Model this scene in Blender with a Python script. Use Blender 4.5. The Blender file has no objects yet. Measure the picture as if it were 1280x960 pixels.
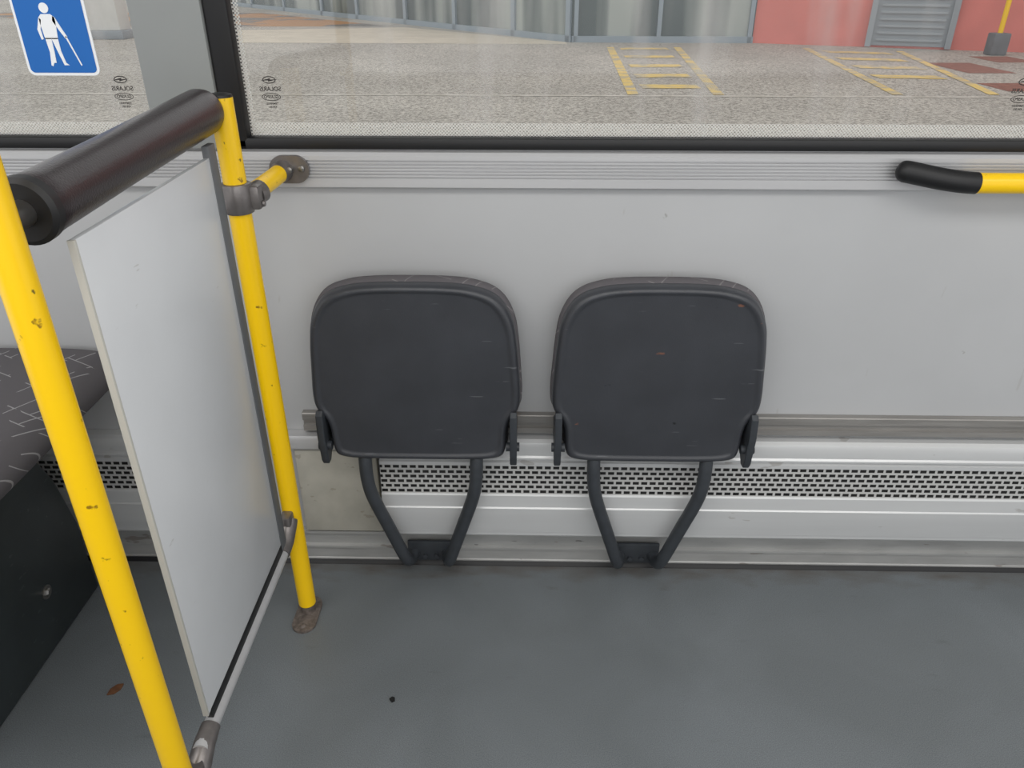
import bpy, bmesh, math, random
from mathutils import Vector, Matrix
random.seed(3)
scene = bpy.context.scene
COL = scene.collection
YAW = math.radians(1.1); PITCH = math.radians(28.7)
CX, CH = 0.029, 1.33

# ------------------------------------------------------------ materials
def lin(c):
    c = c/255.0
    return c/12.92 if c <= 0.04045 else ((c+0.055)/1.055)**2.4
def rgb(r, g, b): return (lin(r), lin(g), lin(b), 1)

def mat(name, col, rough=0.5, metal=0.0, noise=0.0, nscale=20, bump=0.0, bscale=200, col2=None, spec=None, thr=None, detail=4, stretch=(1,1,1), spots=None):
    m = bpy.data.materials.new(name); m.use_nodes = True
    nt = m.node_tree; N = nt.nodes; L = nt.links
    b = N["Principled BSDF"]
    b.inputs["Base Color"].default_value = col
    b.inputs["Roughness"].default_value = rough
    b.inputs["Metallic"].default_value = metal
    if spec is not None: b.inputs["Specular IOR Level"].default_value = spec
    tc = N.new("ShaderNodeTexCoord")
    mp = N.new("ShaderNodeMapping"); L.new(tc.outputs["Object"], mp.inputs[0]); mp.inputs["Scale"].default_value = stretch
    last = None
    if noise > 0 or col2:
        n = N.new("ShaderNodeTexNoise"); n.inputs["Scale"].default_value = nscale; n.inputs["Detail"].default_value = detail
        L.new(mp.outputs[0], n.inputs["Vector"])
        r = N.new("ShaderNodeValToRGB"); L.new(n.outputs[0], r.inputs[0])
        a = thr if thr else (0.35, 0.65)
        r.color_ramp.elements[0].position = a[0]; r.color_ramp.elements[1].position = a[1]
        if col2 is None:
            col2 = tuple(max(0, c*(1-noise)) for c in col[:3])+(1,)
        r.color_ramp.elements[0].color = col2; r.color_ramp.elements[1].color = col
        last = r.outputs[0]
        L.new(last, b.inputs["Base Color"])
    for k, (scol, sscale, sth, sstretch, samt) in enumerate(spots or []):
        mp2 = N.new("ShaderNodeMapping"); L.new(tc.outputs["Object"], mp2.inputs[0]); mp2.inputs["Scale"].default_value = sstretch
        mp2.inputs["Rotation"].default_value = (0.0, 0.5+0.9*k, 0.0); mp2.inputs["Location"].default_value = (3.1*k, 0, 1.7*k)
        n = N.new("ShaderNodeTexNoise"); n.inputs["Scale"].default_value = sscale; n.inputs["Detail"].default_value = 3
        L.new(mp2.outputs[0], n.inputs["Vector"])
        r = N.new("ShaderNodeValToRGB"); L.new(n.outputs[0], r.inputs[0])
        r.color_ramp.elements[0].position = sth; r.color_ramp.elements[1].position = sth+0.025
        r.color_ramp.elements[0].color = (0,0,0,1); r.color_ramp.elements[1].color = (samt,samt,samt,1)
        mx = N.new("ShaderNodeMix"); mx.data_type = 'RGBA'
        L.new(r.outputs[0], mx.inputs[0])
        if last: L.new(last, mx.inputs[6])
        else: mx.inputs[6].default_value = col
        mx.inputs[7].default_value = scol
        last = mx.outputs[2]; L.new(last, b.inputs["Base Color"])
    if bump > 0:
        n2 = N.new("ShaderNodeTexNoise"); n2.inputs["Scale"].default_value = bscale
        L.new(mp.outputs[0], n2.inputs["Vector"])
        bp = N.new("ShaderNodeBump"); bp.inputs["Strength"].default_value = bump; bp.inputs["Distance"].default_value = 0.002
        L.new(n2.outputs[0], bp.inputs["Height"]); L.new(bp.outputs[0], b.inputs["Normal"])
    return m

M_wall = mat("wall_laminate", rgb(187,188,189), 0.34, noise=0.07, nscale=2.5, spots=[(rgb(120,115,108), 24, 0.735, (1,1,1), 0.6), (rgb(160,157,152), 11, 0.72, (3,1,0.7), 0.3)])
M_pillar = mat("pillar_paint", rgb(146,149,148), 0.45, noise=0.05, nscale=5)
M_alu = mat("brushed_aluminium", rgb(196,196,197), 0.38, 0.3, noise=0.05, nscale=8, stretch=(0.3,8,8))
M_alu_d = mat("worn_aluminium", rgb(158,155,151), 0.4, 0.35, noise=0.2, nscale=14, stretch=(0.4,4,6), spots=[(rgb(105,84,68), 9, 0.64, (0.6,1,2), 0.4)])
M_base = mat("scuffed_aluminium", rgb(180,180,178), 0.42, 0.3, noise=0.16, nscale=10, stretch=(0.8,3,3), spots=[(rgb(105,92,80), 20, 0.68, (0.5,1,1.8), 0.5), (rgb(60,58,56), 40, 0.71, (0.5,1,2), 0.5)])
M_white_alu = mat("painted_aluminium", rgb(212,213,213), 0.3, 0.2, noise=0.05, nscale=6, stretch=(0.3,6,6), spots=[(rgb(150,144,136), 28, 0.70, (0.5,1,1.5), 0.4)])
M_beige = mat("beige_cover", rgb(184,181,170), 0.5, noise=0.14, nscale=18, spots=[(rgb(140,130,116), 26, 0.66, (1,1,1.5), 0.5)])
M_rubber = mat("black_rubber", rgb(18,18,20), 0.5)
M_pad = mat("black_vinyl_padding", rgb(42,34,36), 0.3, bump=0.25, bscale=350)
M_yel = mat("yellow_paint", rgb(252,204,8), 0.3, col2=rgb(150,110,10), nscale=55, thr=(0.27,0.32), detail=6, spots=[(rgb(90,70,20), 60, 0.72, (1,1,0.6), 0.9)])
M_clamp = mat("grey_cast_clamp", rgb(128,123,121), 0.33, 0.6, noise=0.2, nscale=60)
M_steel = mat("steel", rgb(150,148,145), 0.3, 0.9, noise=0.1, nscale=80)
M_floorplate = mat("dirty_foot_plate", rgb(125,115,108), 0.6, 0.3, noise=0.5, nscale=90)
M_panel = mat("partition_laminate", rgb(214,216,218), 0.25, noise=0.05, nscale=4, spots=[(rgb(170,168,164), 26, 0.72, (1,0.5,2), 0.5)])
M_pedge = mat("panel_edge_band", rgb(190,188,180), 0.5)
M_edge = mat("grey_edge_profile", rgb(98,100,102), 0.5)
SCR = [(rgb(116,118,121), 22, 0.70, (0.3,1,3), 0.5), (rgb(104,106,109), 55, 0.71, (0.3,1,4), 0.5)]
M_dark = mat("dark_seat_plastic", rgb(61,63,68), 0.34, noise=0.18, nscale=9, bump=0.15, bscale=500, spots=SCR)
M_dark_b = mat("scuffed_seat_plastic", rgb(61,63,68), 0.34, noise=0.18, nscale=9, bump=0.15, bscale=500, spots=SCR+[(rgb(140,92,70), 21, 0.70, (0.8,1,1.6), 0.6), (rgb(18,18,18), 17, 0.70, (1,1,2), 0.8)])
M_dark2 = mat("dark_bracket_metal", rgb(58,62,67), 0.45, noise=0.2, nscale=40)
M_box = mat("dark_green_grey_plastic", rgb(50,57,59), 0.45, noise=0.25, nscale=9, spots=[(rgb(80,86,88), 40, 0.68, (0.4,1,2), 0.5)])
M_gwhite = mat("sign_white", rgb(240,242,244), 0.4)
M_blue = mat("sign_blue", rgb(0,100,182), 0.4)
M_ink = mat("glass_ink", rgb(44,40,38), 0.6)
M_leaf = mat("dry_leaf", rgb(110,72,45), 0.7, noise=0.4, nscale=90)
M_crumb = mat("black_dirt", rgb(18,18,18), 0.8)
M_pink = mat("pink_render", rgb(222,130,121), 0.8, noise=0.1, nscale=2)
M_frame = mat("blue_grey_frame", rgb(150,162,172), 0.4, 0.2)
M_louvre = mat("grey_louvre", rgb(152,158,164), 0.5)
M_mark = mat("yellow_road_paint", rgb(222,194,120), 0.8, col2=rgb(180,171,150), nscale=3.5, thr=(0.38,0.58), detail=8)
M_markw = mat("faded_white_road_paint", rgb(200,195,186), 0.8, col2=rgb(176,171,160), nscale=5, thr=(0.4,0.6), detail=8)
M_red = mat("red_brick_paving", rgb(150,104,91), 0.85, noise=0.3, nscale=9)
M_concrete = mat("pale_paving", rgb(206,197,180), 0.85, noise=0.12, nscale=2)
M_colw = mat("white_column", rgb(225,224,220), 0.7, noise=0.06, nscale=3)
M_ceil = mat("ceiling_white", rgb(215,215,212), 0.6)
M_paving = mat("brown_paving", rgb(176,136,100), 0.8, col2=rgb(124,121,118), nscale=0.5, thr=(0.46,0.5))
M_conc = mat("grey_concrete", rgb(118,120,124), 0.8, noise=0.2, nscale=6)

def shop_mat():
    m = bpy.data.materials.new("shopfront_glass"); m.use_nodes = True
    nt = m.node_tree; N = nt.nodes; L = nt.links; b = N["Principled BSDF"]
    tc = N.new("ShaderNodeTexCoord"); mp = N.new("ShaderNodeMapping"); mp.inputs["Scale"].default_value = (1.1, 0.7, 0.1)
    L.new(tc.outputs["Object"], mp.inputs[0])
    n = N.new("ShaderNodeTexNoise"); n.inputs["Scale"].default_value = 1.0; n.inputs["Detail"].default_value = 2; L.new(mp.outputs[0], n.inputs["Vector"])
    r = N.new("ShaderNodeValToRGB"); L.new(n.outputs[0], r.inputs[0])
    r.color_ramp.elements[0].position = 0.44; r.color_ramp.elements[0].color = rgb(84,96,98)
    r.color_ramp.elements[1].position = 0.60; r.color_ramp.elements[1].color = rgb(170,176,172)
    L.new(r.outputs[0], b.inputs["Base Color"]); b.inputs["Roughness"].default_value = 0.25
    return m
M_shopglass = shop_mat()

def floor_mat():
    m = bpy.data.materials.new("vinyl_floor"); m.use_nodes = True
    nt = m.node_tree; N = nt.nodes; L = nt.links; b = N["Principled BSDF"]
    tc = N.new("ShaderNodeTexCoord")
    n1 = N.new("ShaderNodeTexNoise"); n1.inputs["Scale"].default_value = 600; L.new(tc.outputs["Object"], n1.inputs["Vector"])
    n2 = N.new("ShaderNodeTexNoise"); n2.inputs["Scale"].default_value = 3.2; n2.inputs["Detail"].default_value = 8; n2.inputs["Distortion"].default_value = 0.6
    L.new(tc.outputs["Object"], n2.inputs["Vector"])
    r1 = N.new("ShaderNodeValToRGB"); L.new(n1.outputs[0], r1.inputs[0])
    r1.color_ramp.elements[0].position = 0.3; r1.color_ramp.elements[1].position = 0.7
    r1.color_ramp.elements[0].color = rgb(93,99,103); r1.color_ramp.elements[1].color = rgb(129,134,137)
    r2 = N.new("ShaderNodeValToRGB"); L.new(n2.outputs[0], r2.inputs[0])
    r2.color_ramp.elements[0].position = 0.35; r2.color_ramp.elements[1].position = 0.7
    r2.color_ramp.elements[0].color = (0.84,0.84,0.83,1); r2.color_ramp.elements[1].color = (1,1,1,1)
    mx = N.new("ShaderNodeMix"); mx.data_type = 'RGBA'; mx.blend_type = 'MULTIPLY'; mx.inputs[0].default_value = 1
    L.new(r1.outputs[0], mx.inputs[6]); L.new(r2.outputs[0], mx.inputs[7])
    mp = N.new("ShaderNodeMapping"); mp.inputs["Scale"].default_value = (1, 2.5, 1); mp.inputs["Rotation"].default_value = (0,0,0.5); L.new(tc.outputs["Object"], mp.inputs[0])
    n3 = N.new("ShaderNodeTexNoise"); n3.inputs["Scale"].default_value = 13; n3.inputs["Detail"].default_value = 6; L.new(mp.outputs[0], n3.inputs["Vector"])
    r3 = N.new("ShaderNodeValToRGB"); L.new(n3.outputs[0], r3.inputs[0])
    r3.color_ramp.elements[0].position = 0.66; r3.color_ramp.elements[0].color = (0,0,0,1)
    r3.color_ramp.elements[1].position = 0.80; r3.color_ramp.elements[1].color = (0.35,0.35,0.35,1)
    mx2 = N.new("ShaderNodeMix"); mx2.data_type = 'RGBA'; L.new(r3.outputs[0], mx2.inputs[0]); L.new(mx.outputs[2], mx2.inputs[6]); mx2.inputs[7].default_value = rgb(66,69,70)
    sp = N.new("ShaderNodeSeparateXYZ"); L.new(tc.outputs["Object"], sp.inputs[0])
    ad = N.new("ShaderNodeMath"); ad.operation = 'MULTIPLY_ADD'; L.new(n3.outputs[0], ad.inputs[0]); ad.inputs[1].default_value = 0.16; L.new(sp.outputs[1], ad.inputs[2])
    r4 = N.new("ShaderNodeMapRange"); L.new(ad.outputs[0], r4.inputs[0]); r4.inputs[1].default_value = 1.50; r4.inputs[2].default_value = 1.58; r4.inputs[3].default_value = 0; r4.inputs[4].default_value = 0.65
    mx3 = N.new("ShaderNodeMix"); mx3.data_type = 'RGBA'; L.new(r4.outputs[0], mx3.inputs[0]); L.new(mx2.outputs[2], mx3.inputs[6]); mx3.inputs[7].default_value = rgb(82,72,62)
    L.new(mx3.outputs[2], b.inputs["Base Color"])
    b.inputs["Roughness"].default_value = 0.4
    bp = N.new("ShaderNodeBump"); bp.inputs["Strength"].default_value = 0.2; bp.inputs["Distance"].default_value = 0.001
    L.new(n1.outputs[0], bp.inputs["Height"]); L.new(bp.outputs[0], b.inputs["Normal"])
    return m
M_floor = floor_mat()

def asphalt_mat():
    m = bpy.data.materials.new("pale_asphalt"); m.use_nodes = True
    nt = m.node_tree; N = nt.nodes; L = nt.links; b = N["Principled BSDF"]
    tc = N.new("ShaderNodeTexCoord")
    n1 = N.new("ShaderNodeTexNoise"); n1.inputs["Scale"].default_value = 22; n1.inputs["Detail"].default_value = 6; n1.inputs["Roughness"].default_value = 0.9; L.new(tc.outputs["Object"], n1.inputs["Vector"])
    n2 = N.new("ShaderNodeTexNoise"); n2.inputs["Scale"].default_value = 0.35; n2.inputs["Detail"].default_value = 6; L.new(tc.outputs["Object"], n2.inputs["Vector"])
    r1 = N.new("ShaderNodeValToRGB"); L.new(n1.outputs[0], r1.inputs[0])
    r1.color_ramp.elements[0].position = 0.42; r1.color_ramp.elements[1].position = 0.57
    r1.color_ramp.elements[0].color = rgb(120,116,109); r1.color_ramp.elements[1].color = rgb(212,206,196)
    r2 = N.new("ShaderNodeValToRGB"); L.new(n2.outputs[0], r2.inputs[0])
    r2.color_ramp.elements[0].position = 0.4; r2.color_ramp.elements[1].position = 0.62
    r2.color_ramp.elements[0].color = (0.84,0.84,0.84,1); r2.color_ramp.elements[1].color = (1,1,1,1)
    mx = N.new("ShaderNodeMix"); mx.data_type = 'RGBA'; mx.blend_type = 'MULTIPLY'; mx.inputs[0].default_value = 1
    L.new(r1.outputs[0], mx.inputs[6]); L.new(r2.outputs[0], mx.inputs[7]); L.new(mx.outputs[2], b.inputs["Base Color"])
    b.inputs["Roughness"].default_value = 0.9
    return m
M_asph = asphalt_mat()

def grille_mat():
    m = bpy.data.materials.new("slotted_grille"); m.use_nodes = True
    nt = m.node_tree; N = nt.nodes; L = nt.links; b = N["Principled BSDF"]
    tc = N.new("ShaderNodeTexCoord"); sp = N.new("ShaderNodeSeparateXYZ"); cb = N.new("ShaderNodeCombineXYZ")
    L.new(tc.outputs["Object"], sp.inputs[0]); L.new(sp.outputs[0], cb.inputs[0]); L.new(sp.outputs[2], cb.inputs[1])
    br = N.new("ShaderNodeTexBrick"); L.new(cb.outputs[0], br.inputs["Vector"])
    br.inputs["Scale"].default_value = 1.0
    br.inputs["Brick Width"].default_value = 0.0195; br.inputs["Row Height"].default_value = 0.0127
    br.inputs["Mortar Size"].default_value = 0.0027; br.inputs["Mortar Smooth"].default_value = 0.0
    br.inputs["Color1"].default_value = (0.006,0.006,0.006,1); br.inputs["Color2"].default_value = (0.015,0.014,0.013,1)
    br.inputs["Mortar"].default_value = rgb(190,190,188)
    L.new(br.outputs["Color"], b.inputs["Base Color"]); b.inputs["Roughness"].default_value = 0.4
    return m
M_grille = grille_mat()

def fabric_mat(name, line, thr):
    m = bpy.data.materials.new(name); m.use_nodes = True
    nt = m.node_tree; N = nt.nodes; L = nt.links; b = N["Principled BSDF"]
    tc = N.new("ShaderNodeTexCoord")
    sp = N.new("ShaderNodeSeparateXYZ"); L.new(tc.outputs["Object"], sp.inputs[0])
    ad = N.new("ShaderNodeMath"); ad.operation = 'ADD'; L.new(sp.outputs[1], ad.inputs[0]); L.new(sp.outputs[2], ad.inputs[1])
    cb = N.new("ShaderNodeCombineXYZ"); L.new(sp.outputs[0], cb.inputs[0]); L.new(ad.outputs[0], cb.inputs[1])
    last = None
    for k, (ang, bw, rh) in enumerate(((0.5, 0.085, 0.06), (0.5, 0.055, 0.10))):
        mp = N.new("ShaderNodeMapping"); mp.inputs["Rotation"].default_value = (0, 0, ang); mp.inputs["Location"].default_value = (0.33*k, 0.11*k, 0)
        L.new(cb.outputs[0], mp.inputs[0])
        br = N.new("ShaderNodeTexBrick"); L.new(mp.outputs[0], br.inputs["Vector"])
        br.inputs["Scale"].default_value = 1; br.inputs["Brick Width"].default_value = bw; br.inputs["Row Height"].default_value = rh
        br.inputs["Mortar Size"].default_value = 0.0012; br.inputs["Mortar Smooth"].default_value = 0
        n = N.new("ShaderNodeTexNoise"); n.inputs["Scale"].default_value = 9+4*k; L.new(mp.outputs[0], n.inputs["Vector"])
        g = N.new("ShaderNodeMath"); g.operation = 'GREATER_THAN'; g.inputs[1].default_value = thr; L.new(n.outputs[0], g.inputs[0])
        mu = N.new("ShaderNodeMath"); mu.operation = 'MULTIPLY'; L.new(br.outputs["Fac"], mu.inputs[0]); L.new(g.outputs[0], mu.inputs[1])
        if last:
            mm = N.new("ShaderNodeMath"); mm.operation = 'MAXIMUM'; L.new(last, mm.inputs[0]); L.new(mu.outputs[0], mm.inputs[1]); last = mm.outputs[0]
        else: last = mu.outputs[0]
    mx = N.new("ShaderNodeMix"); mx.data_type = 'RGBA'
    L.new(last, mx.inputs[0]); mx.inputs[6].default_value = rgb(92,89,92); mx.inputs[7].default_value = line
    L.new(mx.outputs[2], b.inputs["Base Color"]); b.inputs["Roughness"].default_value = 0.95
    n2 = N.new("ShaderNodeTexNoise"); n2.inputs["Scale"].default_value = 900; L.new(tc.outputs["Object"], n2.inputs["Vector"])
    bp = N.new("ShaderNodeBump"); bp.inputs["Strength"].default_value = 0.4; bp.inputs["Distance"].default_value = 0.001
    L.new(n2.outputs[0], bp.inputs["Height"]); L.new(bp.outputs[0], b.inputs["Normal"])
    return m
M_fabric = fabric_mat("patterned_seat_fabric", rgb(152,151,152), 0.53)
M_fabric2 = fabric_mat("faint_patterned_fabric", rgb(122,118,120), 0.55)

def glass_mat():
    m = bpy.data.materials.new("window_glass"); m.use_nodes = True
    nt = m.node_tree; N = nt.nodes; L = nt.links
    for n in list(N): N.remove(n)
    out = N.new("ShaderNodeOutputMaterial"); t = N.new("ShaderNodeBsdfTransparent"); g = N.new("ShaderNodeBsdfGlossy")
    t.inputs[0].default_value = (0.97,0.975,0.965,1); g.inputs["Roughness"].default_value = 0.02
    d = N.new("ShaderNodeBsdfTranslucent"); d.inputs[0].default_value = (0.9,0.9,0.88,1)
    tc = N.new("ShaderNodeTexCoord"); mp = N.new("ShaderNodeMapping"); mp.inputs["Scale"].default_value = (7, 1, 0.8); L.new(tc.outputs["Object"], mp.inputs[0])
    n = N.new("ShaderNodeTexNoise"); n.inputs["Scale"].default_value = 1.3; n.inputs["Detail"].default_value = 3; L.new(mp.outputs[0], n.inputs["Vector"])
    r = N.new("ShaderNodeValToRGB"); L.new(n.outputs[0], r.inputs[0])
    r.color_ramp.elements[0].position = 0.52; r.color_ramp.elements[0].color = (0.0,0.0,0.0,1)
    r.color_ramp.elements[1].position = 0.66; r.color_ramp.elements[1].color = (0.22,0.22,0.22,1)  # pale vertical reflections painted into the glass as translucent noise streaks
    m1 = N.new("ShaderNodeMixShader"); L.new(r.outputs[0], m1.inputs[0]); L.new(t.outputs[0], m1.inputs[1]); L.new(d.outputs[0], m1.inputs[2])
    fr = N.new("ShaderNodeFresnel"); fr.inputs[0].default_value = 1.35
    mx = N.new("ShaderNodeMixShader"); L.new(fr.outputs[0], mx.inputs[0]); L.new(m1.outputs[0], mx.inputs[1]); L.new(g.outputs[0], mx.inputs[2])
    L.new(mx.outputs[0], out.inputs[0]); return m
M_glass = glass_mat()

def frit_mat():
    m = bpy.data.materials.new("frit_dots"); m.use_nodes = True
    nt = m.node_tree; N = nt.nodes; L = nt.links
    for n in list(N): N.remove(n)
    out = N.new("ShaderNodeOutputMaterial"); t = N.new("ShaderNodeBsdfTransparent"); d = N.new("ShaderNodeBsdfDiffuse"); tr = N.new("ShaderNodeBsdfTranslucent")
    d.inputs[0].default_value = rgb(240,240,235); tr.inputs[0].default_value = rgb(240,240,235)
    ms = N.new("ShaderNodeMixShader"); ms.inputs[0].default_value = 0.5; L.new(d.outputs[0], ms.inputs[1]); L.new(tr.outputs[0], ms.inputs[2])
    tc = N.new("ShaderNodeTexCoord"); mp = N.new("ShaderNodeMapping"); mp.inputs["Rotation"].default_value = (0, math.radians(45), 0)
    L.new(tc.outputs["Object"], mp.inputs[0])
    sp = N.new("ShaderNodeSeparateXYZ"); L.new(mp.outputs[0], sp.inputs[0])
    def wave(o):
        a = N.new("ShaderNodeMath"); a.operation = 'MULTIPLY'; a.inputs[1].default_value = 1400; L.new(o, a.inputs[0])
        s = N.new("ShaderNodeMath"); s.operation = 'SINE'; L.new(a.outputs[0], s.inputs[0]); return s
    a = wave(sp.outputs[0]); c = wave(sp.outputs[2])
    mu = N.new("ShaderNodeMath"); mu.operation = 'ADD'; L.new(a.outputs[0], mu.inputs[0]); L.new(c.outputs[0], mu.inputs[1])
    gt = N.new("ShaderNodeMath"); gt.operation = 'GREATER_THAN'; gt.inputs[1].default_value = -0.1; L.new(mu.outputs[0], gt.inputs[0])
    mx = N.new("ShaderNodeMixShader"); L.new(gt.outputs[0], mx.inputs[0]); L.new(t.outputs[0], mx.inputs[1]); L.new(ms.outputs[0], mx.inputs[2])
    L.new(mx.outputs[0], out.inputs[0]); return m
M_frit = frit_mat()

# ------------------------------------------------------------ helpers
def add(name, bm, m, parent=None, smooth=True, ang=35, loc=None):
    bmesh.ops.recalc_face_normals(bm, faces=bm.faces)
    me = bpy.data.meshes.new(name); bm.to_mesh(me); bm.free()
    if m: me.materials.append(m)
    if smooth:
        for p in me.polygons: p.use_smooth = True
        me.set_sharp_from_angle(angle=math.radians(ang))
    o = bpy.data.objects.new(name, me); COL.objects.link(o)
    if parent: o.parent = parent
    if loc: o.location = loc
    return o

def thing(o, label, category, group=None):
    o["label"] = label; o["category"] = category
    if group: o["group"] = group
    return o
def struct(o, label=None):
    o["kind"] = "structure"
    if label: o["label"] = label
    return o
def empty(name, loc):
    e = bpy.data.objects.new(name, None); e.location = loc; e.empty_display_size = 0.05
    COL.objects.link(e); return e

def bm_box(bm, x0, x1, y0, y1, z0, z1, bev=0.0, seg=2):
    r = bmesh.ops.create_cube(bm, size=1.0)
    vs = r["verts"]
    for v in vs:
        v.co = Vector(((x0+x1)/2+v.co.x*(x1-x0), (y0+y1)/2+v.co.y*(y1-y0), (z0+z1)/2+v.co.z*(z1-z0)))
    if bev > 0:
        es = list({e for v in vs for e in v.link_edges})
        bmesh.ops.bevel(bm, geom=es, offset=bev, segments=seg, profile=0.5, affect='EDGES')
def box(name, x0, x1, y0, y1, z0, z1, m, parent=None, bev=0.0, seg=2):
    bm = bmesh.new(); bm_box(bm, x0, x1, y0, y1, z0, z1, bev, seg)
    return add(name, bm, m, parent)

def catmull(P, k=8):
    P = [Vector(p) for p in P]; out = []
    Q = [P[0]*2-P[1]]+P+[P[-1]*2-P[-2]]
    for i in range(1, len(Q)-2):
        for j in range(k):
            t = j/k; a, b, c, d = Q[i-1], Q[i], Q[i+1], Q[i+2]
            out.append(0.5*((2*b)+(c-a)*t+(2*a-5*b+4*c-d)*t*t+(3*b-a-3*c+d)*t**3))
    out.append(P[-1]); return out
def bm_sweep(bm, pts, r, n=20):
    pts = [Vector(p) for p in pts]
    rs = r if isinstance(r, (list, tuple)) else [r]*len(pts)
    rings = []; up = None
    for i, p in enumerate(pts):
        t = (pts[min(i+1, len(pts)-1)]-pts[max(i-1, 0)])
        if t.length < 1e-9: t = Vector((0,0,1))
        t.normalize()
        if up is None:
            up = Vector((0,0,1)) if abs(t.z) < 0.9 else Vector((1,0,0))
        s = t.cross(up).normalized(); up = s.cross(t).normalized()
        rings.append([bm.verts.new(p+(s*math.cos(2*math.pi*k/n)+up*math.sin(2*math.pi*k/n))*rs[i]) for k in range(n)])
    for a, b in zip(rings, rings[1:]):
        for k in range(n): bm.faces.new((a[k], a[(k+1)%n], b[(k+1)%n], b[k]))
    bm.faces.new(rings[0]); bm.faces.new(rings[-1])
def tube(name, pts, r, m, parent=None, n=20, smooth_k=0):
    bm = bmesh.new()
    if smooth_k: pts = catmull(pts, smooth_k)
    bm_sweep(bm, pts, r, n)
    return add(name, bm, m, parent)

def bm_prism(bm, poly, fn, d0, d1, bev=0):
    A = [bm.verts.new(fn(a, b, d0)) for a, b in poly]; B = [bm.verts.new(fn(a, b, d1)) for a, b in poly]
    n = len(poly)
    fs = [bm.faces.new(A), bm.faces.new(B)]
    for i in range(n): bm.faces.new((A[i], A[(i+1)%n], B[(i+1)%n], B[i]))
    if bev:
        es = list({e for f in fs for e in f.edges})
        bmesh.ops.bevel(bm, geom=es, offset=bev, segments=2, profile=0.5, affect='EDGES')
def prism(name, poly, fn, d0, d1, m, parent=None, bev=0, ang=35):
    bm = bmesh.new(); bm_prism(bm, poly, fn, d0, d1, bev)
    return add(name, bm, m, parent, ang=ang)
XP = lambda a, b, d: (d, a, b)
YP = lambda a, b, d: (a, d, b)
ZP = lambda a, b, d: (a, b, d)

def chaikin(P, it=3):
    for _ in range(it):
        Q = []
        for i in range(len(P)):
            a, b = P[i], P[(i+1)%len(P)]
            Q += [(0.75*a[0]+0.25*b[0], 0.75*a[1]+0.25*b[1]), (0.25*a[0]+0.75*b[0], 0.25*a[1]+0.75*b[1])]
        P = Q
    return P
def circle(cx, cy, rx, ry=None, n=24):
    ry = ry or rx
    return [(cx+rx*math.cos(2*math.pi*i/n), cy+ry*math.sin(2*math.pi*i/n)) for i in range(n)]
def rrect(x0, x1, y0, y1, r, n=6):
    out = []
    for cx, cy, a0 in ((x1-r, y1-r, 0), (x0+r, y1-r, 90), (x0+r, y0+r, 180), (x1-r, y0+r, 270)):
        for i in range(n+1):
            a = math.radians(a0+90*i/n); out.append((cx+r*math.cos(a), cy+r*math.sin(a)))
    return out
def capsule(cx, cy, hw, hh, n=10):
    return rrect(cx-hw, cx+hw, cy-hh, cy+hh, min(hw, hh)*0.999, n)

# ------------------------------------------------------------ SHELL
XA, XB = -2.6, 2.6
struct(box("floor", XA, XB, -0.95, 1.56, -0.05, 0, M_floor), "dark blue-grey speckled vinyl bus floor")
bm = bmesh.new()
bm_box(bm, XA, XB, 1.5, 1.56, 0, 1.02)
bm_box(bm, XA, XB, 1.5, 1.56, 1.95, 2.3)
struct(add("wall_north", bm, M_wall, smooth=False), "light grey laminate side wall of the bus")
struct(box("wall_south", XA, XB, -1.0, -0.95, 0, 0.85, M_wall), "light grey lower side wall")
struct(box("ceiling", XA, XB, -1.0, 1.56, 2.3, 2.34, M_ceil), "white ceiling")
struct(box("trim_1", -0.675, -0.545, 1.485, 1.56, 1.02, 2.3, M_pillar, bev=0.004), "grey window pillar")

prof = [(1.5, 0.945), (1.487, 0.946)]
prof += [(1.484, 0.949), (1.484, 0.966)]
z = 0.966
for i in range(6):
    prof += [(1.488, z), (1.488, z+0.0022), (1.484, z+0.0032), (1.484, z+0.0062)]; z += 0.0062
prof += [(1.484, 1.008), (1.49, 1.014), (1.5, 1.016)]
struct(prism("trim_2", prof, XP, XA, XB, M_alu, ang=20), "ribbed aluminium strip under the windows")

prof = [(1.5, 0.0), (1.484, 0.0), (1.484, 0.012), (1.487, 0.014), (1.487, 0.044), (1.482, 0.047), (1.482, 0.053), (1.490, 0.056), (1.490, 0.088), (1.484, 0.090), (1.484, 0.098), (1.5, 0.10)]
struct(prism("baseboard_north", prof, XP, XA, XB, M_base, ang=20), "worn stepped aluminium kick strip")
prof = [(1.484, 0.0), (1.475, 0.0), (1.480, 0.003), (1.483, 0.008), (1.484, 0.009)]
struct(prism("trim_3", prof, XP, XA, XB, M_rubber), "dark floor edge sealing bead")

def text_mesh(bm_target, body, size, cx, cz, y, mirror=True):
    cu = bpy.data.curves.new("t", 'FONT'); cu.body = body; cu.size = size; cu.align_x = 'CENTER'; cu.align_y = 'CENTER'; cu.extrude = 0.0001; cu.offset = size*0.02
    ob = bpy.data.objects.new("t", cu); COL.objects.link(ob)
    dg = bpy.context.evaluated_depsgraph_get(); me = bpy.data.meshes.new_from_object(ob.evaluated_get(dg))
    s = -1 if mirror else 1
    for v in me.vertices:
        x, yy, zz = v.co; v.co = (cx+s*x, y+zz, cz+yy)
    bm_target.from_mesh(me); bpy.data.objects.remove(ob); bpy.data.meshes.remove(me)
def bm_ring(bm, cx, cz, rx, rz, w, y, n=32):
    a = [bm.verts.new((cx+rx*math.cos(2*math.pi*i/n), y, cz+rz*math.sin(2*math.pi*i/n))) for i in range(n)]
    b = [bm.verts.new((cx+(rx-w)*math.cos(2*math.pi*i/n), y, cz+(rz-w)*math.sin(2*math.pi*i/n))) for i in range(n)]
    for i in range(n): bm.faces.new((a[i], a[(i+1)%n], b[(i+1)%n], b[i]))
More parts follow.
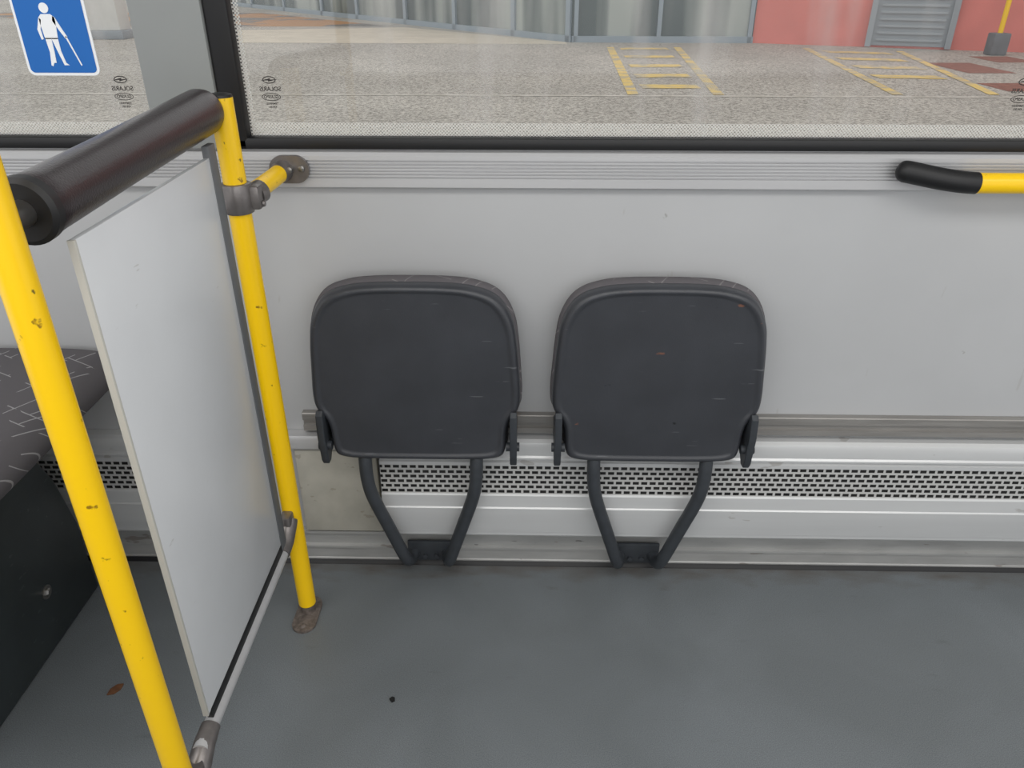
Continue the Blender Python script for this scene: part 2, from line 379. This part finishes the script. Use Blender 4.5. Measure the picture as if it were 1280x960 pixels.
def marking(parent, cx, cz=1.124):
    bm = bmesh.new(); y = 1.5125
    bm_ring(bm, cx, cz+0.016, 0.0125, 0.0065, 0.0017, y)
    bm_prism(bm, [(cx-0.017, cz+0.0145), (cx+0.002, cz+0.019), (cx+0.002, cz+0.0165), (cx+0.017, cz+0.0172), (cx-0.002, cz+0.0130), (cx-0.002, cz+0.0152)], YP, y-0.0002, y)
    text_mesh(bm, "SOLARIS", 0.0108, cx, cz, y)
    bm_ring(bm, cx, cz-0.014, 0.018, 0.0068, 0.0013, y)
    text_mesh(bm, "GLASPO", 0.0075, cx, cz-0.014, y)
    text_mesh(bm, "TEMPERED", 0.005, cx, cz-0.026, y)
    text_mesh(bm, "43R-001", 0.005, cx, cz-0.032, y)
    o = add("glass_marking", bm, M_ink, parent, smooth=False); o["label"] = "small dark mirrored maker's mark printed on glass"; return o
def window(i, x0, x1, gl, gr, marks):
    z0, z1 = 1.018, 1.97
    bm = bmesh.new()
    bm_box(bm, x0, x1, 1.49, 1.53, z0, z0+0.022, 0.006)
    bm_box(bm, x0, x1, 1.49, 1.53, z1-0.03, z1, 0.006)
    if gl: bm_box(bm, x0, x0+gl, 1.49, 1.53, z0, z1, 0.006)
    if gr: bm_box(bm, x1-gr, x1, 1.49, 1.53, z0, z1, 0.006)
    w = struct(add("window_%d" % i, bm, M_rubber), "black rubber framed bus side window")
    bm = bmesh.new(); bm_box(bm, x0+0.002, x1-0.002, 1.516, 1.520, z0+0.01, z1-0.01)
    add("glass_pane", bm, M_glass, w, smooth=False)
    bm = bmesh.new(); a, b = x0+(gl or 0), x1-(gr or 0)
    y = 1.514
    def quad(xa, xb, za, zb):
        bm.faces.new([bm.verts.new(c) for c in ((xa, y, za), (xb, y, za), (xb, y, zb), (xa, y, zb))])
    quad(a, b, z0+0.015, z0+0.046)
    if gl: quad(a, a+0.012, z0+0.046, z1-0.03)
    if gr: quad(b-0.012, b, z0+0.046, z1-0.03)
    o = add("frit_border", bm, M_frit, w, smooth=False); o["label"] = "pale dotted ceramic border on glass"
    for c in marks: marking(w, c)
    return w
window(1, -0.545, 2.5, 0.045, 0.045, [-0.451, 0.937])
window(2, -2.5, -0.66, 0.045, 0.008, [-0.729])

# ------------------------------------------------------------ pictogram sign
sg = thing(empty("priority_sign", (-0.828, 1.51, 1.147)), "blue and white sticker of a person with a cane", "sign")
def sg_part(name, poly, m, d0, d1):
    return prism(name, [(a, b) for a, b in poly], YP, d0, d1, m, sg)
sg_part("sign_board", rrect(-0.067, 0.066, 0, 0.16, 0.012), M_gwhite, 0.0, 0.002)
sg_part("blue_field", rrect(-0.062, 0.061, 0.005, 0.155, 0.008), M_blue, -0.001, 0.0005)
bm = bmesh.new()
def pg(poly): bm_prism(bm, poly, YP, -0.002, -0.0008)
pg(circle(-0.008, 0.113, 0.0085))
pg([(-0.016, 0.103), (0.001, 0.103), (0.007, 0.098), (0.0075, 0.092), (0.004, 0.062), (-0.019, 0.062), (-0.0215, 0.09), (-0.021, 0.098)])
pg([(-0.0215, 0.098), (-0.018, 0.094), (-0.023, 0.078), (-0.022, 0.062), (-0.026, 0.061), (-0.029, 0.078)])
pg([(0.004, 0.1), (0.008, 0.097), (0.016, 0.078), (0.022, 0.066), (0.018, 0.063), (0.011, 0.075), (0.002, 0.092)])
pg([(-0.019, 0.064), (-0.008, 0.064), (-0.0085, 0.04), (-0.010, 0.022), (-0.014, 0.022), (-0.0175, 0.016), (-0.0205, 0.018), (-0.017, 0.04)])
pg([(-0.008, 0.064), (0.004, 0.064), (0.004, 0.042), (0.008, 0.022), (0.013, 0.018), (0.004, 0.018), (-0.002, 0.04)])
add("person_pictogram", bm, M_gwhite, sg, smooth=False)
sg_part("cane_pictogram", [(0.018, 0.066), (0.0205, 0.067), (0.037, 0.018), (0.035, 0.017)], M_gwhite, -0.002, -0.0008)

# ------------------------------------------------------------ seat rail and heater covers
prof = [(1.499, 0.438), (1.484, 0.438), (1.482, 0.436), (1.482, 0.420), (1.488, 0.418), (1.488, 0.407), (1.482, 0.405), (1.482, 0.392), (1.499, 0.390)]
r = thing(prism("mounting_rail", prof, XP, -0.475, 2.5, M_alu_d, ang=20), "worn grooved aluminium seat mounting rail on wall", "rail")

def heater(x0, x1, label):
    e = thing(empty("heater_cover", ((x0+x1)/2, 1.49, 0.1)), label, "heater")
    def pr(name, prof, m): 
        return prism(name, [(a-1.49, b-0.1) for a, b in prof], XP, x0-(x0+x1)/2, x1-(x0+x1)/2, m, e, ang=25)
    pr("top_profile", [(1.499, 0.380), (1.478, 0.378), (1.470, 0.372), (1.466, 0.362), (1.466, 0.340), (1.462, 0.336), (1.462, 0.332), (1.468, 0.330), (1.468, 0.327), (1.460, 0.325), (1.460, 0.3161), (1.499, 0.3161)], M_white_alu)
    g = pr("grille", [(1.499, 0.3160), (1.463, 0.3160), (1.456, 0.2398), (1.499, 0.2398)], M_grille); g["label"] = "black slotted perforated vent strip"
    pr("front_cover", [(1.499, 0.2397), (1.455, 0.2397), (1.452, 0.236), (1.449, 0.206), (1.446, 0.203), (1.446, 0.148), (1.449, 0.136), (1.449, 0.132), (1.452, 0.130), (1.452, 0.120), (1.456, 0.114), (1.499, 0.112)], M_white_alu)
    return e
heater(-0.305, 2.5, "long white aluminium heater cover with slotted vent")
heater(-2.5, -0.86, "white aluminium heater cover with slotted vent beside seat")
cp = thing(box("cover_plate", -0.505, -0.315, 1.478, 1.499, 0.104, 0.34, M_beige, bev=0.003), "plain beige-grey cover plate beside the heater", "panel")
thing(prism("trim_strip", [(1.499, 0.384), (1.474, 0.382), (1.470, 0.374), (1.470, 0.350), (1.476, 0.343), (1.499, 0.342)], XP, -0.52, -0.306, M_alu), "short aluminium strip above plain cover plate", "strip")

# ------------------------------------------------------------ folding seats
half = [(0.0, 0.402), (0.065, 0.4015), (0.122, 0.397), (0.176, 0.378), (0.205, 0.328), (0.213, 0.27), (0.217, 0.21), (0.221, 0.155), (0.218, 0.12), (0.199, 0.098), (0.191, 0.07), (0.190, 0.02), (0.178, -0.003), (0.09, -0.006)]
outline = half+[(0.0, -0.006)]+[(-a, b) for a, b in reversed(half[1:])]
outline = chaikin(outline, 3)
def bm_loft(bm, poly, layers, c=(0, 0.2)):
    rings = []
    for s, y in layers:
        rings.append([bm.verts.new((c[0]+(a-c[0])*s, y, c[1]+(b-c[1])*s)) for a, b in poly])
    n = len(poly)
    for A, B in zip(rings, rings[1:]):
        for k in range(n): bm.faces.new((A[k], A[(k+1)%n], B[(k+1)%n], B[k]))
    for R_ in (rings[0], rings[-1]):
        y = R_[0].co.y; v = bm.verts.new((c[0], y, c[1]))
        for k in range(n): bm.faces.new((R_[k], R_[(k+1)%n], v))

def folding_seat(X, label, m):
    e = empty("folding_seat", (X, 1.40, 0.0)); thing(e, label, "seat", "folded seats on the bus wall")
    bm = bmesh.new()
    bm_loft(bm, outline, [(0.96, 0.034), (1.0, 0.032), (1.004, 0.020), (0.998, 0.010), (0.985, 0.003), (0.965, -0.001), (0.945, -0.002), (0.93, 0.0), (0.915, 0.0022), (0.90, 0.0024), (0.7, 0.0012), (0.4, 0.0), (0.15, 0.0)])
    pan = add("seat_pan", bm, m, e, ang=60); pan.location = (0, 0, 0.374); pan.rotation_euler = (math.radians(-1.2), 0, 0)
    bm = bmesh.new()
    bm_loft(bm, outline, [(0.975, 0.020), (1.008, 0.026), (1.018, 0.036), (1.018, 0.046), (1.0, 0.058), (0.95, 0.066), (0.8, 0.069), (0.3, 0.070)])
    cu = add("seat_cushion", bm, M_fabric2, e, ang=60); cu.location = (0, 0, 0.376); cu.rotation_euler = (math.radians(-1.2), 0, 0)
    cu["label"] = "dark grey patterned fabric cushion facing wall"
    for s in (-1, 1):
        prf = [(0.081, 0.440), (0.03, 0.44), (0.018, 0.466), (0.008, 0.492), (-0.006, 0.497), (-0.016, 0.489), (-0.018, 0.44), (-0.012, 0.375), (-0.004, 0.362), (0.012, 0.36), (0.024, 0.372), (0.034, 0.392), (0.081, 0.392)]
        prism("bracket", prf, XP, s*0.206-0.0075, s*0.206+0.0075, M_dark2, e, bev=0.0025)
        bm = bmesh.new(); bm_sweep(bm, [(s*0.19, 0.004, 0.405), (s*0.219, 0.004, 0.405), (s*0.2195, 0.004, 0.405)], [0.010, 0.010, 0.006], 14)
        add("pivot_bolt", bm, M_dark2, e)
    for s in (-1, 1):
        pts = [(s*0.124, 0.03, 0.41), (s*0.124, 0.014, 0.36), (s*0.122, 0.008, 0.31), (s*0.113, 0.008, 0.26), (s*0.084, 0.016, 0.165), (s*0.059, 0.022, 0.085), (s*0.051, 0.030, 0.058), (s*0.046, 0.050, 0.043), (s*0.042, 0.076, 0.042)]
        tube("leg", pts, 0.0148, M_dark2, e, n=18, smooth_k=6)
    bm = bmesh.new(); bm_box(bm, -0.057, 0.057, 0.072, 0.081, 0.018, 0.078, 0.003)
    for s in (-0.7, 0.7):
        bm_sweep(bm, [(s*0.02, 0.066, 0.035), (s*0.02, 0.074, 0.035)], 0.006, 12)
    add("base_plate", bm, M_dark2, e)
    return e
folding_seat(-0.201, "dark grey folded tip-up seat beside the grab pole", M_dark)
folding_seat(0.307, "dark grey folded tip-up seat with scuffed orange marks", M_dark_b)

# ------------------------------------------------------------ poles
def pole(X, Y, ztop, zbot, rad, label):
    e = thing(empty("grab_pole", (X, Y, 0)), label, "pole", "yellow grab poles of the partition")
    tube("pole_tube", [(0,0,zbot), (0,0,ztop)], rad, M_yel, e, n=28)
    tube("pole_cap", [(0,0,ztop), (0,0,ztop+0.004), (0,0,ztop+0.006)], [rad+0.0002, rad-0.001, rad-0.007], M_rubber, e, n=28)
    bm = bmesh.new(); bm_prism(bm, capsule(0, -0.012, 0.027, 0.056), ZP, 0.0, 0.006, 0.0015)
    bm_sweep(bm, [(0,0,0.004), (0,0,0.05)], 0.0165, 20)
    for yy in (-0.05, 0.03): bm_sweep(bm, [(0,yy,0.005), (0,yy,0.010)], [0.008, 0.005], 12)
    f = add("foot_plate", bm, M_floorplate, e); f["label"] = "worn grey floor mounting plate"
    return e
P2 = pole(-0.471, 1.312, 1.139, 0.030, 0.0195, "yellow scratched grab pole with clamp and wall bracket")
P1 = pole(-0.483, 0.72, 1.75, 0.030, 0.0185, "tall yellow chipped grab pole at the end of partition")
bm = bmesh.new()
bm_prism(bm, circle(0, 0, 0.026, n=28), ZP, 0.948, 1.0, 0.004)
bm_box(bm, 0.004, 0.040, -0.006, 0.03, 0.953, 0.995, 0.006)
bm_sweep(bm, [(0.041, 0.008, 0.962), (0.044, 0.008, 0.962)], [0.006, 0.005], 12)
bm_sweep(bm, [(0.024, 0.020, 0.975), (0.03, 0.036, 0.977)], [0.020, 0.020], 20)
c = add("pole_clamp", bm, M_clamp, P2); c["label"] = "grey cast clamp"
tube("wall_arm", [(0.018, 0.02, 0.975), (0.028, 0.10, 0.979), (0.034, 0.172, 0.982)], 0.017, M_yel, P2, n=24)
bm = bmesh.new()
bm_prism(bm, capsule(0.046, 0.984, 0.038, 0.026), YP, 0.163, 0.1725, 0.003)
bm_sweep(bm, [(0.030, 0.14, 0.981), (0.034, 0.17, 0.982)], [0.0185, 0.021], 24)
c = add("wall_bracket", bm, M_clamp, P2); c["label"] = "rounded grey wall bracket"
for xx in (0.070, 0.050):
    bm = bmesh.new()
    yy = 0.164 if xx > 0.06 else 0.152
    bm_sweep(bm, [(xx, 0.165, 0.986), (xx, yy-0.004, 0.986), (xx, yy-0.005, 0.986)], [0.007, 0.006, 0.003], 14)
    add("screw", bm, M_steel, P2)

# padded rail (slightly lower at its near end)
e = thing(empty("padded_rail", (-0.493, 1.0, 1.111)), "black vinyl padded rail joining two yellow poles", "rail")
e.rotation_euler = (math.radians(2.0), 0, 0)
pts = [(0, -0.218, 0), (0, -0.224, 0), (0, -0.215, 0), (0, -0.19, 0), (0, 0, 0.0), (0, 0.25, 0.0), (0, 0.276, 0), (0, 0.286, 0), (0, 0.290, 0)]
rs = [0.022, 0.032, 0.0355, 0.0345, 0.0345, 0.036, 0.036, 0.034, 0.026]
tube("padding", pts, rs, M_pad, e, n=40)
tube("padding_rim", [(0, -0.228, 0), (0, -0.224, 0), (0, -0.212, 0), (0, -0.208, 0)], [0.031, 0.0365, 0.0365, 0.033], M_rubber, e, n=40)
tube("inner_tube", [(0.004, -0.262, 0), (0.002, -0.25, 0), (0, -0.2, 0)], 0.0145, M_steel, e, n=20)

# partition panel
e = thing(empty("partition_panel", (-0.473, 1.02, 0.25)), "light grey laminate partition panel with silver bottom rail", "partition")
box("panel_board", -0.004, 0.004, -0.208, 0.198, 0.030, 0.812, M_panel, e, bev=0.001)
box("edge_strip", -0.006, 0.006, 0.196, 0.225, 0.015, 0.83, M_edge, e, bev=0.002)
box("edge_strip", -0.0045, 0.0045, -0.212, -0.207, 0.030, 0.812, M_pedge, e, bev=0.001)
box("seal_strip", -0.005, 0.005, -0.20, 0.20, 0.012, 0.032, M_rubber, e, bev=0.001)
tube("bottom_rail", [(0, -0.25, 0), (0, 0.25, 0)], 0.0125, M_alu, e, n=24)
bm = bmesh.new()
bm_sweep(bm, [(0, 0.205, 0.0), (0, 0.235, 0.008), (0, 0.262, 0.03), (0, 0.272, 0.038)], [0.0155, 0.017, 0.019, 0.019], 20)
bm_box(bm, -0.012, 0.012, 0.245, 0.278, 0.005, 0.06, 0.006)
add("rail_clamp", bm, M_clamp, e)
bm = bmesh.new()
bm_sweep(bm, [(0, -0.205, 0.0), (0, -0.235, -0.004), (0, -0.268, -0.018), (0, -0.28, -0.03)], [0.0155, 0.017, 0.019, 0.019], 20)
bm_sweep(bm, [(0, -0.28, -0.05), (0, -0.28, 0.0)], 0.0155, 20)
add("rail_clamp", bm, M_clamp, e)

# ------------------------------------------------------------ handrail
e = thing(empty("wall_handrail", (0.75, 1.5, 0.972)), "yellow wall handrail with black rubber end grip", "handrail")
Y0 = -0.054
gp = catmull([(-0.032, -0.036, 0.018), (-0.026, -0.037, 0.0175), (-0.012, -0.038, 0.0165), (0.014, -0.042, 0.012), (0.05, -0.049, 0.006), (0.085, Y0, 0.002), (0.112, Y0, 0.0)], 6)
gr = []
for i in range(len(gp)):
    d = (gp[i]-gp[0]).length
    gr.append(0.0200*math.sqrt(max(0.02, 1-max(0, (1-d/0.018))**2)))
tube("end_grip", gp, gr, M_rubber, e, n=26)
bm = bmesh.new(); bm_sweep(bm, [(-0.008, -0.032, 0.014), (-0.008, -0.0165, 0.014)], 0.013, 18)
add("wall_stub", bm, M_rubber, e)
tube("rail_tube", [(0.108, Y0, 0), (1.5, Y0, 0)], 0.0188, M_yel, e, n=26)
tube("end_grip", [(1.49, Y0, 0), (1.55, Y0+0.004, 0), (1.58, -0.035, 0)], 0.0195, M_rubber, e, n=26)

# ------------------------------------------------------------ bus seat
e = thing(empty("bus_seat", (-1.2, 1.15, 0)), "grey patterned fabric seat on dark green-grey base", "seat")
prof = chaikin([(0.335, 0.578), (0.30, 0.600), (0.1, 0.600), (-0.25, 0.595), (-0.28, 0.53), (0.25, 0.505), (0.33, 0.515), (0.350, 0.548)], 3)
bm = bmesh.new(); bm_prism(bm, prof, YP, -0.42, 0.325, 0.012)
add("seat_cushion", bm, M_fabric, e, ang=50)
prof = chaikin([(0.30, 0.515), (0.20, 0.44), (-0.28, 0.44), (-0.28, 0.515)], 2)
bm = bmesh.new(); bm_prism(bm, prof, YP, -0.40, 0.30, 0.01)
add("seat_shell", bm, M_box, e, ang=50)
prof = [(-0.38, 0.0), (-0.38, 0.47), (0.10, 0.47), (0.17, 0.43), (0.21, 0.34), (0.23, 0.2), (0.238, 0.0)]
bm = bmesh.new(); bm_prism(bm, prof, XP, -0.28, 0.2, 0.012)
add("seat_base", bm, M_box, e, ang=50)
bm = bmesh.new(); bm_sweep(bm, [(0.2, 0.07, 0.14), (0.206, 0.07, 0.14), (0.209, 0.07, 0.14)], [0.011, 0.010, 0.006], 6)
bm_sweep(bm, [(0.198, 0.07, 0.14), (0.2025, 0.07, 0.14)], [0.016, 0.016], 20)
add("bolt", bm, M_steel, e)

# ------------------------------------------------------------ floor litter
bm = bmesh.new(); bm_prism(bm, [(0.0, -0.018), (0.009, -0.008), (0.010, 0.006), (0.002, 0.018), (-0.007, 0.009), (-0.008, -0.006)], ZP, 0.0, 0.003)
o = add("dry_leaf", bm, M_leaf, loc=(-0.82, 1.085, 0)); o.rotation_euler = (0, 0, -0.6)
thing(o, "small curled brown dry leaf on the floor", "leaf")
bm = bmesh.new(); bm_prism(bm, [(0.0, -0.006), (0.006, -0.003), (0.005, 0.004), (-0.001, 0.006), (-0.006, 0.001)], ZP, 0.0, 0.004)
thing(add("dirt_crumb", bm, M_crumb, loc=(-0.238, 1.07, 0)), "small black dirt crumb on the floor", "dirt")

# ------------------------------------------------------------ OUTSIDE
GZ = -0.35
def R(x, y):
    return (CX+x*math.cos(YAW)-y*math.sin(YAW), x*math.sin(YAW)+y*math.cos(YAW))
bm = bmesh.new(); bm_box(bm, -40, 40, 1.9, 60, GZ-0.1, GZ)
struct(add("ground", bm, M_asph, smooth=False), "pale speckled asphalt yard outside")

def gquad(bm, pts, z=GZ+0.006):
    pts = [R(*p) for p in pts]
    bm.faces.new([bm.verts.new((x, y, z)) for x, y in pts])
def lerp(a, b, t): return (a[0]+(b[0]-a[0])*t, a[1]+(b[1]-a[1])*t)
def ladder(a0, a1, b0, b1, rungs, label):
    bm = bmesh.new(); w = 0.08
    for p, q in ((a0, a1), (b0, b1)):
        gquad(bm, [(p[0]-w, p[1]), (p[0]+w, p[1]), (q[0]+w, q[1]), (q[0]-w, q[1])])
    for t in rungs:
        p, q = lerp(a0, a1, t), lerp(b0, b1, t)
        l, r = lerp(p, q, 0.14), lerp(p, q, 0.84)
        gquad(bm, [(l[0], l[1]-0.22), (r[0], r[1]-0.22), (r[0], r[1]+0.22), (l[0], l[1]+0.22)])
    return thing(add("parking_marking", bm, M_mark, smooth=False), label, "road marking", "yellow parking bay markings")
ladder((2.23, 19.0), (1.76, 11.8), (3.75, 19.0), (3.0, 11.8), (0.05, 0.28, 0.5, 0.7, 0.88), "faded yellow striped bay painted on asphalt")
ladder((6.6, 18.8), (5.6, 11.8), (8.4, 18.1), (7.0, 11.8), (0.1, 0.3, 0.5, 0.7), "yellow striped bay near the pink wall")
bm = bmesh.new(); gquad(bm, [(-12, 12.0), (9, 11.45), (9, 11.58), (-12, 12.13)], GZ+0.004)
thing(add("road_line", bm, M_markw, smooth=False), "long faded pale line painted on asphalt", "road marking")
for i, (x, y, w, d) in enumerate(((8.35, 15.1, 0.42, 0.8), (9.75, 16.5, 0.4, 0.55), (7.75, 12.6, 0.35, 0.45))):
    bm = bmesh.new(); gquad(bm, [(x-w, y-d), (x+w, y-d), (x+w, y+d), (x-w, y+d)], GZ+0.003)
    thing(add("brick_patch", bm, M_red, smooth=False), "square patch of red-brown brick paving", "paving", "brick paving patches")
bm = bmesh.new(); gquad(bm, [(-8, 20.2), (1.3, 19.8), (1.3, 20.3), (-3.2, 25.2), (-8, 24)], GZ+0.003)
thing(add("pavement_apron", bm, M_concrete, smooth=False), "pale stone apron before the glass shopfront", "pavement")
bm = bmesh.new(); gquad(bm, [(-12, 25.6), (-3.6, 25.5), (-9.6, 32.8), (-22, 33)], GZ+0.003)
thing(add("paving_strip", bm, M_paving, smooth=False), "brown and grey patterned paving strip", "pavement")

def wallseg(bm, p, q, z0, z1, th=0.2):
    (x0, y0), (x1, y1) = R(*p), R(*q)
    d = Vector((x1-x0, y1-y0, 0)).normalized(); n = Vector((-d.y, d.x, 0))*th
    c = [Vector((x0, y0, 0)), Vector((x1, y1, 0)), Vector((x1, y1, 0))+n, Vector((x0, y0, 0))+n]
    A = [bm.verts.new((v.x, v.y, z0)) for v in c]; B = [bm.verts.new((v.x, v.y, z1)) for v in c]
    bm.faces.new(A); bm.faces.new(B)
    for i in range(4): bm.faces.new((A[i], A[(i+1)%4], B[(i+1)%4], B[i]))
e = thing(empty("shop_building", (0, 0, 0)), "shopfront building with blue-grey framed glass and pink walls", "building")
pA, pB, pC, pD = (-12.5, 38.5), (1.45, 20.3), (5.75, 20.1), (18.5, 14.6)
bm = bmesh.new(); wallseg(bm, pC, pD, GZ, 5.0, 0.4)
add("pink_wall", bm, M_pink, e, smooth=False)
bm = bmesh.new(); wallseg(bm, pA, pB, 3.0, 5.0, 0.4)
add("upper_wall", bm, M_pink, e, smooth=False)
bm = bmesh.new(); wallseg(bm, pB, pC, 3.0, 5.0, 0.4)
add("upper_wall", bm, M_pink, e, smooth=False)
bm = bmesh.new(); wallseg(bm, pA, pB, GZ+0.05, 3.0, 0.1)
add("shop_glass", bm, M_shopglass, e, smooth=False)
bm = bmesh.new(); wallseg(bm, pB, pC, GZ+0.05, 3.0, 0.1)
add("shop_glass", bm, M_shopglass, e, smooth=False)
def off(p, q, t, w, d=0.06):
    L = math.dist(p, q); dx, dy = (q[0]-p[0])/L, (q[1]-p[1])/L
    c = lerp(p, q, t)
    a = (c[0]-dx*w/2+dy*d, c[1]-dy*w/2-dx*d); b = (c[0]+dx*w/2+dy*d, c[1]+dy*w/2-dx*d)
    return a, b
def sub(p, q, w, d=0.06): 
    L = math.dist(p, q); dx, dy = (q[0]-p[0])/L, (q[1]-p[1])/L
    return (p[0]+dy*d, p[1]-dx*d), (q[0]+dy*d, q[1]-dx*d)
for p, q, ts, wd in ((pA, pB, (0.1, 0.25, 0.4, 0.52, 0.66, 0.78, 0.90, 0.995), 0.16), (pB, pC, (0.02, 0.48, 0.98), 0.1)):
    bm = bmesh.new()
    a, b = sub(p, q, 0); wallseg(bm, a, b, GZ, GZ+0.14, 0.15); wallseg(bm, a, b, 2.2, 2.4, 0.15)
    for t in ts:
        a, b = off(p, q, t, wd); wallseg(bm, a, b, GZ, 3.0, 0.15)
    add("window_frame", bm, M_frame, e, smooth=False)
bm = bmesh.new()
a, b = off(pC, pD, 0.243, 1.75, 0.05)
wallseg(bm, a, b, GZ+0.05, 2.0, 0.05)
for s in (0, 1):
    p0, p1 = lerp(a, b, 0 if s == 0 else 0.93), lerp(a, b, 0.07 if s == 0 else 1.0)
    p0 = (p0[0]-0.03, p0[1]-0.07); p1 = (p1[0]-0.03, p1[1]-0.07)
    wallseg(bm, p0, p1, GZ+0.02, 2.0, 0.08)
zz = GZ+0.15
a2 = (lerp(a, b, 0.12)[0]-0.02, lerp(a, b, 0.12)[1]-0.05); b2 = (lerp(a, b, 0.88)[0]-0.02, lerp(a, b, 0.88)[1]-0.05)
while zz < 1.95:
    wallseg(bm, a2, b2, zz, zz+0.05, 0.07); zz += 0.14
add("louvre_door", bm, M_louvre, e, smooth=False)
x, y = R(10.05, 17.35)
pp = thing(empty("gas_pipe", (x, y, GZ)), "thin yellow pipe standing on grey concrete foot", "pipe")
tube("pipe", [(0,0,0.3), (0,0,3)], 0.05, M_yel, pp, n=12)
box("pipe_foot", -0.17, 0.17, -0.15, 0.15, 0, 0.42, M_conc, pp, bev=0.03)
x, y = R(-10.2, 21.4)
cc = thing(empty("column", (x, y, GZ)), "white square column with grey base", "column")
box("column_shaft", -0.42, 0.42, -0.3, 0.3, 0.2, 4, M_colw, cc, bev=0.02)
box("column_base", -0.5, 0.5, -0.38, 0.38, 0, 0.2, M_louvre, cc, bev=0.02)

# ------------------------------------------------------------ light
w = bpy.data.worlds.new("w"); scene.world = w; w.use_nodes = True
bg = w.node_tree.nodes["Background"]; bg.inputs[0].default_value = (0.98, 0.985, 1.0, 1); bg.inputs[1].default_value = 1.0
def area(name, loc, rot, sx, sy, en, col=(1,1,1)):
    l = bpy.data.lights.new(name, 'AREA'); l.shape = 'RECTANGLE'; l.size = sx; l.size_y = sy; l.energy = en; l.color = col
    o = bpy.data.objects.new(name, l); o.location = loc; o.rotation_euler = rot; COL.objects.link(o); return o
area("ceiling_fill", (0, 0.1, 2.27), (0, 0, 0), 4.5, 0.6, 35, (1.0, 0.985, 0.96))  # unseen fill lamp, added below the ceiling to lift interior brightness
area("door_light", (0.3, -1.1, 1.5), (math.radians(90), 0, 0), 3.5, 1.3, 14, (1.0, 1.0, 1.0))

# ------------------------------------------------------------ camera
cd = bpy.data.cameras.new("cam"); cam = bpy.data.objects.new("camera", cd); COL.objects.link(cam)
cd.sensor_width = 36; cd.lens = 961/1280*36; cd.clip_start = 0.02
cam.location = (CX, 0, CH); cam.rotation_euler = (math.radians(90)-PITCH, 0, YAW)
scene.camera = cam
scene.view_settings.view_transform = 'Standard'
